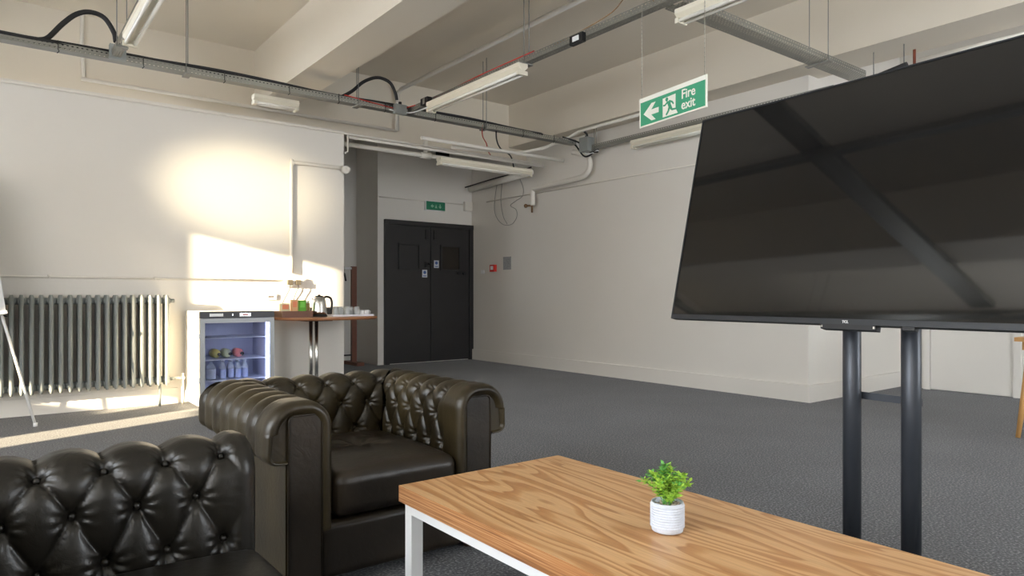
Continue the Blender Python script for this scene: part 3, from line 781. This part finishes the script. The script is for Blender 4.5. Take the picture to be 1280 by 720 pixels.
# conduits on the door wall and in the alcove
pipe('conduit', 'thin conduit across the wall above the small exit sign', [(XD+.02, YD-.012, onY(475, 246, YD).z), (XR-.1, YD-.012, onY(592, 257, YD).z)], .010)
t = thing('junction_box', 'white square box in the corner above the black doors', 'junction box', (XR-.09, YD-.001, onY(592, 259, YD).z))
MB().box(-.08, .07, -.05, 0, -.08, .07).bevel(.005).build('box_body', PIPEW, t); MB().box(-.07, .06, -.056, -.0505, -.07, .06).build('lid', PIPEW, t)

# hanging extras above the television
MB_ = pipe('pipe_section', 'black pipe section above the top edge of the television', [onX(1085, 101, 6.3), onX(1134, 81, 6.3)], .028, BLACKR)
for q in (onX(1092, 98, 6.3), onX(1130, 83, 6.3)): MB().tube([q, (q.x, q.y, 3.23)], .005, 6).build('hanger_rod', MATS['rod_steel'], MB_)
t = pipe('threaded_rod', 'rusty red rod hanging behind the top of the television', [onX(1143, 62, 6.5) - Vector((0, 0, 0)), onX(1143, 90, 6.5)], .012, mat('rust_red', (.25, .07, .04), .7), cat='rod')
pipe('water_pipe', 'white pipe above the upper right edge of the television', [onX(1150, 77, 6.5), onX(1282, 45, 6.5)], .035)

# ------------------------------------------------------------------ wall B small things
XB = XR
c = onX(618, 335, XB); t = thing('call_point', 'small red fire alarm call point on the wall beside the door', 'alarm', (XB, c.y, c.z))
MB().box(-.05, 0, -.06, .06, -.06, .05).bevel(.006).build('housing', REDC, t); MB().box(-.055, -.0505, -.035, .035, -.03, .03).build('window', WHITEM, t)
c = onX(634, 329, XB); t = thing('wall_notice', 'grey square paper notice pinned to the right wall', 'notice', (XB, c.y, c.z))
MB().box(-.004, 0, -.10, .10, -.10, .10).build('paper_sheet', mat('grey_notice', (.36, .37, .38), .8, var=.45, vscale=45), t)
for dy in (-.09, .09): MB().sphere((-.006, dy, .09), .006, seg=8).build('pin', CHROME, t)
c = onX(604, 340, XB); t = thing('pull_cord_switch', 'small white switch on the wall between door and call point', 'switch', (XB, c.y, c.z))
MB().box(-.02, 0, -.04, .04, -.03, .03).bevel(.004).build('switch_plate', WHITEM, t); MB().box(-.026, -.0205, -.012, .012, -.012, .012).build('rocker', WHITEM, t)
lp = [onX(x, y, XB-.02) for x, y in ((622, 226), (619, 245), (618, 262), (622, 274), (630, 281), (640, 280), (646, 271), (645, 262), (638, 257), (645, 251), (653, 245), (654, 235), (650, 224))]
pipe('cable', 'thin grey cable hanging in a loop on the wall beside the door', smoothpath(lp, 5), .005, mat('grey_cable', (.35, .34, .32), .6), cat='cable')
lp = [onX(x, y, XB-.02) for x, y in ((628, 225), (626, 250), (629, 270), (634, 280))]
pipe('cable', 'second thin cable hanging beside the looped cable', smoothpath(lp, 5), .005, mat('grey_cable', (.35, .34, .32), .6), cat='cable')

# ------------------------------------------------------------------ radiator
rd = thing('radiator', 'old grey cast iron column radiator on the left wall', 'radiator', (.52, YA-.13, 0))
def rad_section():
    m = MB()
    # one front column, one rear column, joined top and bottom
    def oval(x, y, z0, z1, rx, ry):
        n = 12; rings = []
        for (z, k) in ((z0, .6), (z0+.03, 1), (z1-.03, 1), (z1, .6)):
            rings.append([m.bm.verts.new((x+rx*k*math.cos(2*PI*q/n), y+ry*k*math.sin(2*PI*q/n), z)) for q in range(n)])
        for A, B in zip(rings, rings[1:]):
            for q in range(n): m.bm.faces.new((A[q], A[(q+1) % n], B[(q+1) % n], B[q])).smooth = True
        m.bm.faces.new(rings[0][::-1]); m.bm.faces.new(rings[-1])
    oval(0, -.055, .20, 1.06, .0185, .032); oval(0, .055, .20, 1.06, .0185, .03)
    for z in (1.005, .255):
        m.tube([(0, -.06, z), (0, .06, z)], .028, 12)
        m.tube([(-.035, 0, z), (.035, 0, z)], .03, 14)
    return m
src = rad_section().build('column_section', RADP, rd)
N = 28
for k in range(N):
    x = .85 - k * .0703
    if k == 0: src.location = (x, 0, 0)
    else:
        c = src.copy(); COL.objects.link(c); c.location = (x, 0, 0)
for z in (1.005, .255): MB().tube([(.885, 0, z), (.925, 0, z)], .017, 12).build('end_plug', RADP, rd)
MB().tube([(.9255, 0, .255), (1.0, 0, .255)], .012, 10).tube([(1.0, 0, .30), (1.0, 0, 0)], .012, 10).sphere((1.0, 0, .255), .022).build('valve', PIPEW, rd)
MB().box(.42, .46, .06, .128, .85, .875).box(-.9, -.86, .06, .128, .85, .875).build('wall_bracket', RADP, rd)
for x in (.80, -.9): MB().tube([(x, 0, 0), (x, 0, .21)], .012, 10).build('foot', RADP, rd)

# ------------------------------------------------------------------ easel
ez = thing('flip_chart_easel', 'white flip chart easel at the left edge in front of the radiator', 'easel', (.13, 6.79, 0), 0)
MB().box(-.68, 0.0, -.014, .014, .0, 1.15).bevel(.003).build('board', mat('board_white', (.72, .73, .75), .35), ez, (0, 0, .93), (math.radians(-9), math.radians(-7), 0))
MB().box(-.69, .01, -.045, .012, 0, .022).bevel(.004).build('pen_tray', WHITEM, ez, (0, -.004, .905), (math.radians(-9), math.radians(-7), 0))
foot = Vector((.32 - .13, 6.70 - 6.79, 0))
MB().tube([(foot.x, foot.y, 0.01), (-.03, .05, .915), (-.22, .24, 1.88)], .011, 10).build('leg', WHITEM, ez)
MB().tube([(foot.x+.0, foot.y, 0), (foot.x, foot.y, .03)], .016, 10).build('rubber_foot', WHITEM, ez)
MB().tube([(-.85, foot.y, 0.01), (-.63, .05, .915), (-.44, .24, 1.88)], .011, 10).build('leg', WHITEM, ez)
MB().tube([(-.33, .26, 0.01), (-.33, .21, 1.85)], .011, 10).build('leg', WHITEM, ez)
MB().sphere((0.0, .02, .90), .018, seg=10).build('knob', BLACKP, ez)

# ------------------------------------------------------------------ fridge
FX0, FX1, FY0, FY1, FH = 1.56, 2.235, 6.72, 7.30, .905
fg = thing('glass_door_fridge', 'undercounter glass door fridge with drinks beside the wall table', 'fridge', ((FX0+FX1)/2, (FY0+FY1)/2, 0))
hx, hy = (FX1-FX0)/2, (FY1-FY0)/2
FRW = mat('fridge_white', (.80, .78, .72), .45); FRI = mat('fridge_liner', (.62, .64, .78), .5)
MB().box(-hx, -hx+.03, -hy+.03, hy, .03, FH).box(hx-.03, hx, -hy+.03, hy, .03, FH).box(-hx+.03, hx-.03, -hy+.03, hy, FH-.03, FH).box(-hx+.03, hx-.03, -hy+.03, hy, .03, .10).box(-hx+.03, hx-.03, hy-.03, hy, .10, FH-.03).build('cabinet', [FRW], fg)
MB().box(-hx+.031, -hx+.036, -hy+.035, hy-.031, .101, FH-.031).box(hx-.036, hx-.031, -hy+.035, hy-.031, .101, FH-.031).box(-hx+.036, hx-.036, hy-.036, hy-.031, .101, FH-.031).build('liner', FRI, fg)
cp = MB().box(-hx, hx, -hy-.015, -hy+.029, FH-.062, FH-.001).bevel(.003).build('control_panel', mat('dark_grey_panel', (.05, .05, .055), .4), fg)
MB().box(-hx+.08, -hx+.20, -hy-.0175, -hy-.0155, FH-.046, FH-.018).build('badge', WHITEM, cp)
MB().box(-hx+.35, -hx+.45, -hy-.0175, -hy-.0155, FH-.046, FH-.016).box(-hx+.28, -hx+.29, -hy-.0175, -hy-.0155, FH-.040, FH-.022).build('display_frame', CHROME, cp)
MB().box(-hx+.375, -hx+.425, -hy-.0180, -hy-.0176, FH-.038, FH-.024).build('display', mat('red_display', (.35, .03, .02), .4), cp)
dz1 = FH - .065; fw = .042
dr_ = MB()
for (a, b, c_, d) in ((-hx, -hx+fw, .035, dz1), (hx-fw, hx, .035, dz1), (-hx+fw, hx-fw, .035, .035+fw), (-hx+fw, hx-fw, dz1-fw, dz1)):
    dr_.box(a, b, -hy-.015, -hy+.027, c_, d)
door = dr_.bevel(.003).build('door', mat('aluminium', (.36, .37, .38), .42, metal=.4), fg)
MB().box(-hx+fw+.001, hx-fw-.001, -hy+.002, -hy+.006, .035+fw+.001, dz1-fw-.001).build('glass_pane', mat('fridge_glass', (.88, .90, 1.0), .02, trans=1.0, ior=1.05), door)
MB().box(-hx-.012, -hx-.0005, -hy-.012, -hy+.02, .25, .29).box(-hx-.012, -hx-.0005, -hy-.012, -hy+.02, .66, .70).build('hinge', WHITEM, door)
SHZ = (.255, .45, .655)
for z in SHZ:
    s = MB().box(-hx+.037, hx-.037, -hy+.05, hy-.04, z-.004, z)
    s.build('shelf', mat('shelf_white', (.75, .78, .88), .4), fg)
MB().box(hx-.065, hx-.045, -hy+.032, -hy+.040, .12, FH-.09).build('light_strip', mat('fridge_led', (.8, .85, 1), .5, emit=(.62, .72, 1.0), estr=4.0), fg)
for sx in (-1, 1):
    for sy in (-1, 1): MB().tube([(sx*(hx-.05), sy*(hy-.06), 0), (sx*(hx-.05), sy*(hy-.06), .03)], .018, 10).build('foot', BLACKP, fg)
cxF, cyF = (FX0+FX1)/2, (FY0+FY1)/2
GB = mat('bottle_glass', (.75, .82, .88), .08, alpha=.28)
def bottle(name, label, cat, loc, rot, liquid, cap, h=.22, r=.034, group=None):
    t = tag(link(name, None, None, loc, rot), label, cat, group)
    MB().lathe([(0, .001), (r*.9, .001), (r, .01), (r, h*.58), (r*.72, h*.72), (.013, h*.84), (.013, h*.93), (.011, h*.93)], 20).build('glass_body', GB, t)
    MB().lathe([(0, .004), (r*.86, .004), (r*.93, .012), (r*.93, h*.5), (0, h*.5)], 20).build('drink', liquid, t)
    MB().tube([(0, 0, h*.932), (0, 0, h)], .0155, 16).build('cap', cap, t)
    return t
YEL = mat('yellow_drink', (.85, .70, .03), .3); PINK = mat('pink_drink', (.85, .15, .12), .3); OLV = mat('pale_drink', (.60, .60, .25), .3)
BLUEW = mat('bottle_water', (.42, .50, .85), .2); WCAP = mat('white_cap', (.85, .87, .92), .4)
fz = SHZ[1] + .0445
for (dx, lq, nm) in ((-.135, YEL, 'glass bottle of yellow drink lying on the middle fridge shelf'), (-.035, OLV, 'glass bottle of pale drink lying between the yellow and pink ones'), (.075, PINK, 'glass bottle of pink drink lying on the middle fridge shelf')):
    bottle('drink_bottle', nm, 'bottle', (cxF+dx, cyF+.07, fz), (PI/2, 0, 0), lq, BLACKP, h=.24, r=.044)
for k, dx in enumerate((-.085, -.01, .055, .12)):
    for j in (0, 1):
        nm = 'small water bottle standing on the lower fridge shelf, ' + ('front' if j == 0 else 'back') + ' row, ' + ('leftmost', 'second from left', 'third from left', 'rightmost')[k]
        bottle('water_bottle', nm, 'bottle', (cxF+dx+.015*j, cyF-.10+.11*j, SHZ[0]+.0005), (0, 0, 0), BLUEW, WCAP, h=.175, r=.029)
bottle('milk_bottle', 'large pale jug at the left of the lower fridge shelf', 'bottle', (cxF-.20, cyF-.12, SHZ[0]+.0005), (0, 0, 0), mat('pale_jug', (.55, .58, .68), .5), WCAP, h=.19, r=.048)

# ------------------------------------------------------------------ wall table with kettle and glasses
TX, TY, TZT = 2.79, 6.84, .838
bt = thing('side_table', 'brown oval topped table on a twin tube post against the wall', 'table', (TX, TY, 0))
m = MB(); pts = []
for k in range(48):
    a = 2*PI*k/48; e = .75
    c_, s_ = math.cos(a), math.sin(a)
    pts.append((.53*math.copysign(abs(c_)**e, c_), .46*math.copysign(abs(s_)**e, s_)))
lo = [m.bm.verts.new((x*.97, y*.97, TZT-.028)) for x, y in pts]; mi_ = [m.bm.verts.new((x, y, TZT-.016)) for x, y in pts]; hi = [m.bm.verts.new((x, y, TZT)) for x, y in pts]
for A, B in ((lo, mi_), (mi_, hi)):
    for k in range(48): m.bm.faces.new((A[k], A[(k+1) % 48], B[(k+1) % 48], B[k]))
m.bm.faces.new(lo[::-1]); m.bm.faces.new(hi)
m.build('tabletop', mat('warm_brown_wood', (.36, .15, .06), .4, var=.15, vscale=5), bt)
MB().box(-.14, .14, -.14, .14, TZT-.045, TZT-.0285).bevel(.003).build('support_plate', DKWOOD, bt, (-.10, 0, 0))
for dx in (-.135, -.075): MB().tube([(dx, 0, .02), (dx, 0, TZT-.0455)], .018, 16).build('post', CHROME, bt)
MB().lathe([(0, 0), (.24, 0), (.24, .008), (.06, .022), (0, .022)], 36).build('base', CHROME, bt, (-.105, 0, 0))
zt_ = TZT
bx_ = thing('wooden_box', 'open dark wooden box of tea packets on the left of the wall table', 'box', (2.46, 6.80, zt_))
MB().box(-.155, .155, -.12, -.108, 0, .062).box(-.155, .155, .108, .12, 0, .062).box(-.155, -.143, -.108, .108, 0, .062).box(.143, .155, -.108, .108, 0, .062).box(-.143, .143, -.108, .108, 0, .008).bevel(.002, 1).build('box_body', mat('box_wood', (.16, .065, .035), .45, var=.2), bx_)
def carton(label, x, y, w_, d_, h_, col, zb=.0085, rz=0, rim=(.8, .8, .75)):
    t = thing('tea_packet', label, 'packet', (x, y, zt_+zb), rz)
    MB().box(-w_/2, w_/2, -d_/2, d_/2, 0, h_).bevel(.002, 1).build('carton', mat('carton_%d' % int(col[0]*1000+col[1]*100), col, .6), t)
    MB().box(-w_*.35, w_*.35, -d_/2-.001, -d_/2-.0002, h_*.55, h_*.9).build('printed_band', mat('band_%d' % int(rim[0]*100), rim, .6), t)
carton('bright green tea packet standing in the wooden box', 2.545, 6.80, .07, .05, .16, (.12, .42, .03), rim=(.2, .6, .08))
carton('orange and cream packet standing left of the green one', 2.465, 6.80, .06, .05, .165, (.78, .45, .22), rim=(.85, .3, .15))
carton('cream packet at the left end of the wooden box', 2.37, 6.80, .09, .05, .13, (.75, .66, .42), rim=(.85, .6, .2))
t = thing('storage_jar', 'clear jar with amber contents between packets and kettle', 'jar', (2.64, 6.93, zt_))
MB().lathe([(0, 0), (.035, 0), (.037, .01), (.037, .13), (.03, .14), (0, .14)], 24).build('jar_body', mat('amber_jar', (.55, .42, .20), .25), t); MB().tube([(0, 0, .1405), (0, 0, .16)], .033, 20).build('lid', WCAP, t)
kt = thing('kettle', 'brushed steel electric kettle with black handle on the wall table', 'kettle', (2.72, 6.78, zt_))
MB().lathe([(0, 0), (.082, 0), (.084, .008), (.075, .022), (0, .022)], 32).build('base', BLACKP, kt)
MB().lathe([(0, .0225), (.076, .0225), (.077, .05), (.068, .14), (.056, .195), (.050, .203), (0, .208)], 40).build('kettle_body', CHROME, kt)
MB().lathe([(0, .206), (.045, .205), (.04, .214), (.012, .217), (.012, .226), (0, .228)], 24).build('lid', BLACKP, kt)
MB().tube(smoothpath([(.050, 0, .195), (.085, 0, .205), (.125, 0, .185), (.137, 0, .13), (.130, 0, .075), (.120, 0, .06)], 6), [.012]*31, 12).build('handle', BLACKP, kt)
MB().prism([(-.052, .165), (-.085, .192), (-.05, .196)], -.014, .014).build('spout', CHROME, kt)
tr = thing('serving_tray', 'white oblong tray of glasses and cups on the wall table', 'tray', (3.06, 6.82, zt_))
MB().box(-.225, .215, -.13, .13, 0, .006).box(-.235, -.2255, -.14, .14, 0, .018).box(.2155, .225, -.14, .14, 0, .018).box(-.2255, .2155, -.14, -.1305, 0, .018).box(-.2255, .2155, .1305, .14, 0, .018).bevel(.002, 1).build('tray_body', mat('tray_white', (.78, .78, .84), .35), tr)
gl = [(-.17, -.06), (-.10, -.02), (-.04, -.07), (.02, -.01), (.06, -.07), (-.12, .07), (.0, .08)]
first = None
where = ('nearest the kettle', 'behind the first gap from the kettle', 'third along the front', 'in the middle of the tray', 'last of the front glasses', 'at the back left', 'at the back middle')
for k, (dx, dy) in enumerate(gl):
    t = thing('drinking_glass', 'upturned clear glass on the white tray, ' + where[k], 'glass', (3.06+dx, 6.82+dy, zt_+.0065), group='upturned glasses on the tray')
    if first is None:
        first = MB().lathe([(.034, 0), (.032, .05), (.028, .085), (0, .088), (0, .082), (.025, .080), (.030, .05), (.032, 0), (.034, 0)], 24).build('glass_bowl', GLASS, t)
        ft = MB().lathe([(0, .0885), (.025, .0885), (.026, .094), (0, .095)], 24).build('glass_foot', GLASS, t)
    else:
        for s in (first, ft): c = s.copy(); COL.objects.link(c); c.parent = t
for k, (dx, w_) in enumerate(((.125, 'left'), (.185, 'right'))):
    t = thing('cup', 'small white cup at the right end of the tray, ' + w_ + ' one of two', 'cup', (3.06+dx, 6.78, zt_+.0065), group='white cups on the tray')
    MB().lathe([(0, 0), (.022, 0), (.028, .03), (.031, .055), (.028, .055), (.025, .03), (.02, .006), (0, .006)], 24).build('cup_body', mat('china_white', (.85, .85, .85), .3), t)
    MB().tube(smoothpath([(.028, 0, .045), (.045, 0, .042), (.042, 0, .02), (.026, 0, .018)], 5), .003, 8).build('handle', MATS['china_white'], t)
bk = thing('black_tray', 'dark flat tray leaning on the wall behind the glasses', 'tray', (3.02, YA-.06, zt_))
MB().box(-.20, .17, -.005, .005, 0, .085).bevel(.002, 1).build('tray_body', BLACKP, bk, (0, 0, 0), (math.radians(-10), 0, 0))
MB().box(-.20, .17, -.016, -.0055, 0.07, .085).build('rim', BLACKP, bk, (0, 0, 0), (math.radians(-10), 0, 0))

# sockets
sk = thing('wall_socket', 'white wall socket box with plugs above the wall table', 'socket', (0, 0, 0)); c = onY(372, 353, YA)
sk.location = (onY(368, 353, YA).x, YA, c.z)
MB().box(-.11, .11, -.04, 0, -.045, .045).bevel(.005).build('faceplate', PIPEW, sk)
MB().box(.075, .09, -.046, -.0405, .01, .03).box(-.01, .005, -.046, -.0405, .01, .03).build('rocker_switch', WHITEM, sk)
for k, dx in enumerate((-.07, .02)):
    t = thing('plug', ('left' if k == 0 else 'right') + ' dark plug in the wall socket with a hanging cord', 'plug', (sk.location.x+dx, YA-.041, sk.location.z-.002))
    MB().box(-.026, .026, -.035, 0, -.026, .026).bevel(.008, 3).build('plug_body', mat('plug_dark', (.10, .085, .06), .5), t)
    MB().tube(smoothpath([(0, -.02, -.026), (0, -.02, -.06), (-.03, -.015, -.13), (-.07+.02*k, -.01, -.21), (-.10+.03*k, -.02, -.30)], 6), .004, 8).build('cord', BLACKP, t)

# white data box and small thermometer on the bright wall
c = onY(338, 371, YA); t = thing('wall_label', 'small grey plate on the bright wall above the fridge', 'plate', (c.x, YA, c.z))
MB().box(-.06, .06, -.02, 0, -.03, .03).bevel(.004).build('plate_body', WHITEM, t); MB().box(-.03, .03, -.022, -.0205, -.008, .012).build('dark_slot', mat('slot_grey', (.15, .14, .13), .5), t)

# ------------------------------------------------------------------ coat rack in the alcove
cr = thing('coat_rack', 'reddish brown wooden coat rack in the alcove left of the doors', 'coat rack', (3.95, 9.75, 0))
MB().box(.47, .545, -.03, .03, .05, 1.50).bevel(.004).build('upright', MAHOG, cr)
MB().box(-.545, -.47, -.03, .03, .05, 1.50).bevel(.004).build('upright', MAHOG, cr)
for a_ in (.45, -.565): MB().box(a_, a_+.115, -.25, .25, 0, .0495).bevel(.005).build('foot', MAHOG, cr)
MB().tube([(-.469, 0, 1.47), (.469, 0, 1.47)], .018, 14).build('rail', WHITEM, cr)
MB().tube([(-.469, 0, .15), (.469, 0, .15)], .012, 12).build('lower_rail', BLACKP, cr)
hg = thing('coat_hanger', 'black coat hanger on the white rail of the coat rack', 'hanger', (4.30, 9.75, 1.47))
MB().tube(smoothpath([(0, .02, 0), (0, .0, .026), (0, -.024, 0), (0, -.012, -.04), (0, 0, -.07)], 5), .003, 8).build('hook', CHROME, hg)
MB().tube(smoothpath([(-.06, -.20, -.19), (-.03, -.10, -.11), (0, 0, -.075), (.03, .10, -.11), (.06, .20, -.19)], 5), .014, 10).build('shoulder_bar', BLACKP, hg)

# ------------------------------------------------------------------ wooden table at the right edge
wt = thing('wooden_table', 'light wooden table with slanted leg at the right edge beyond the television', 'table', (6.42, 1.50, 0))
MB().box(-.40, .40, -.60, .24, .715, .745).bevel(.006).build('tabletop', WOODO, wt)
MB().box(-.33, .33, -.53, .21, .65, .7145).build('apron', WOODO, wt)
for sx in (-1, 1):
    for y, d in ((.17, 1), (-.49, -1)):
        MB().tube([(sx*.35, y+.06*d, 0), (sx*.30, y, .649)], [.016, .024], 14).build('leg', WOODO, wt)

# ------------------------------------------------------------------ light
scn = bpy.context.scene
wld = bpy.data.worlds.new('sky'); scn.world = wld; wld.use_nodes = True
bg = wld.node_tree.nodes['Background']
bg.inputs['Color'].default_value = (0.90, 0.95, 1.0, 1); bg.inputs['Strength'].default_value = 8.0
for i, h in enumerate(HOLES):
    l = bpy.data.lights.new('portal', 'AREA'); l.shape = 'RECTANGLE'; l.size = h[3]-h[2]; l.size_y = h[1]-h[0]
    l.cycles.is_portal = True
    o = bpy.data.objects.new('window_portal', l); COL.objects.link(o)
    o.location = (XL-.08, (h[0]+h[1])/2, (h[2]+h[3])/2); o.rotation_euler = (0, -PI/2, 0)
l = bpy.data.lights.new('portal', 'AREA'); l.shape = 'RECTANGLE'; l.size = 1.8; l.size_y = 2.35; l.cycles.is_portal = True
o = bpy.data.objects.new('window_portal', l); COL.objects.link(o); o.location = (5.1, YR-.12, 1.925); o.rotation_euler = (PI/2, 0, 0)
sun = bpy.data.lights.new('sun', 'SUN'); sun.energy = 12; sun.angle = math.radians(.6); sun.color = (1.0, .82, .55)
so = bpy.data.objects.new('sun', sun); COL.objects.link(so)
so.rotation_euler = Vector((.915, .349, -.198)).to_track_quat('-Z', 'Y').to_euler()
# added spot lamp outside, standing in for reflected sun through the third window
gl_ = bpy.data.lights.new('glow_spot', 'SPOT'); gl_.energy = 2700; gl_.color = (1.0, .86, .6)
gl_.spot_size = math.radians(8.5); gl_.spot_blend = 1.0; gl_.shadow_soft_size = .15
go = bpy.data.objects.new('glow_spot', gl_); COL.objects.link(go)
go.location = (-4.8, 2.05, 2.5); tgt = onY(305, 240, YA)
go.rotation_euler = (tgt - go.location).to_track_quat('-Z', 'Y').to_euler()

cam = bpy.data.cameras.new('camera'); cam.lens = 36 * F / 1280; cam.sensor_width = 36; cam.shift_y = 10 / 1280
cam.clip_start = .05
co = bpy.data.objects.new('camera', cam); COL.objects.link(co)
co.location = (0, 0, CH); co.rotation_euler = (PI/2, 0, TH - PI/2)
scn.camera = co
vs = scn.view_settings; vs.view_transform = 'Standard'; vs.look = 'None'; vs.gamma = 1; vs.use_curve_mapping = False
vs.exposure = 1.17
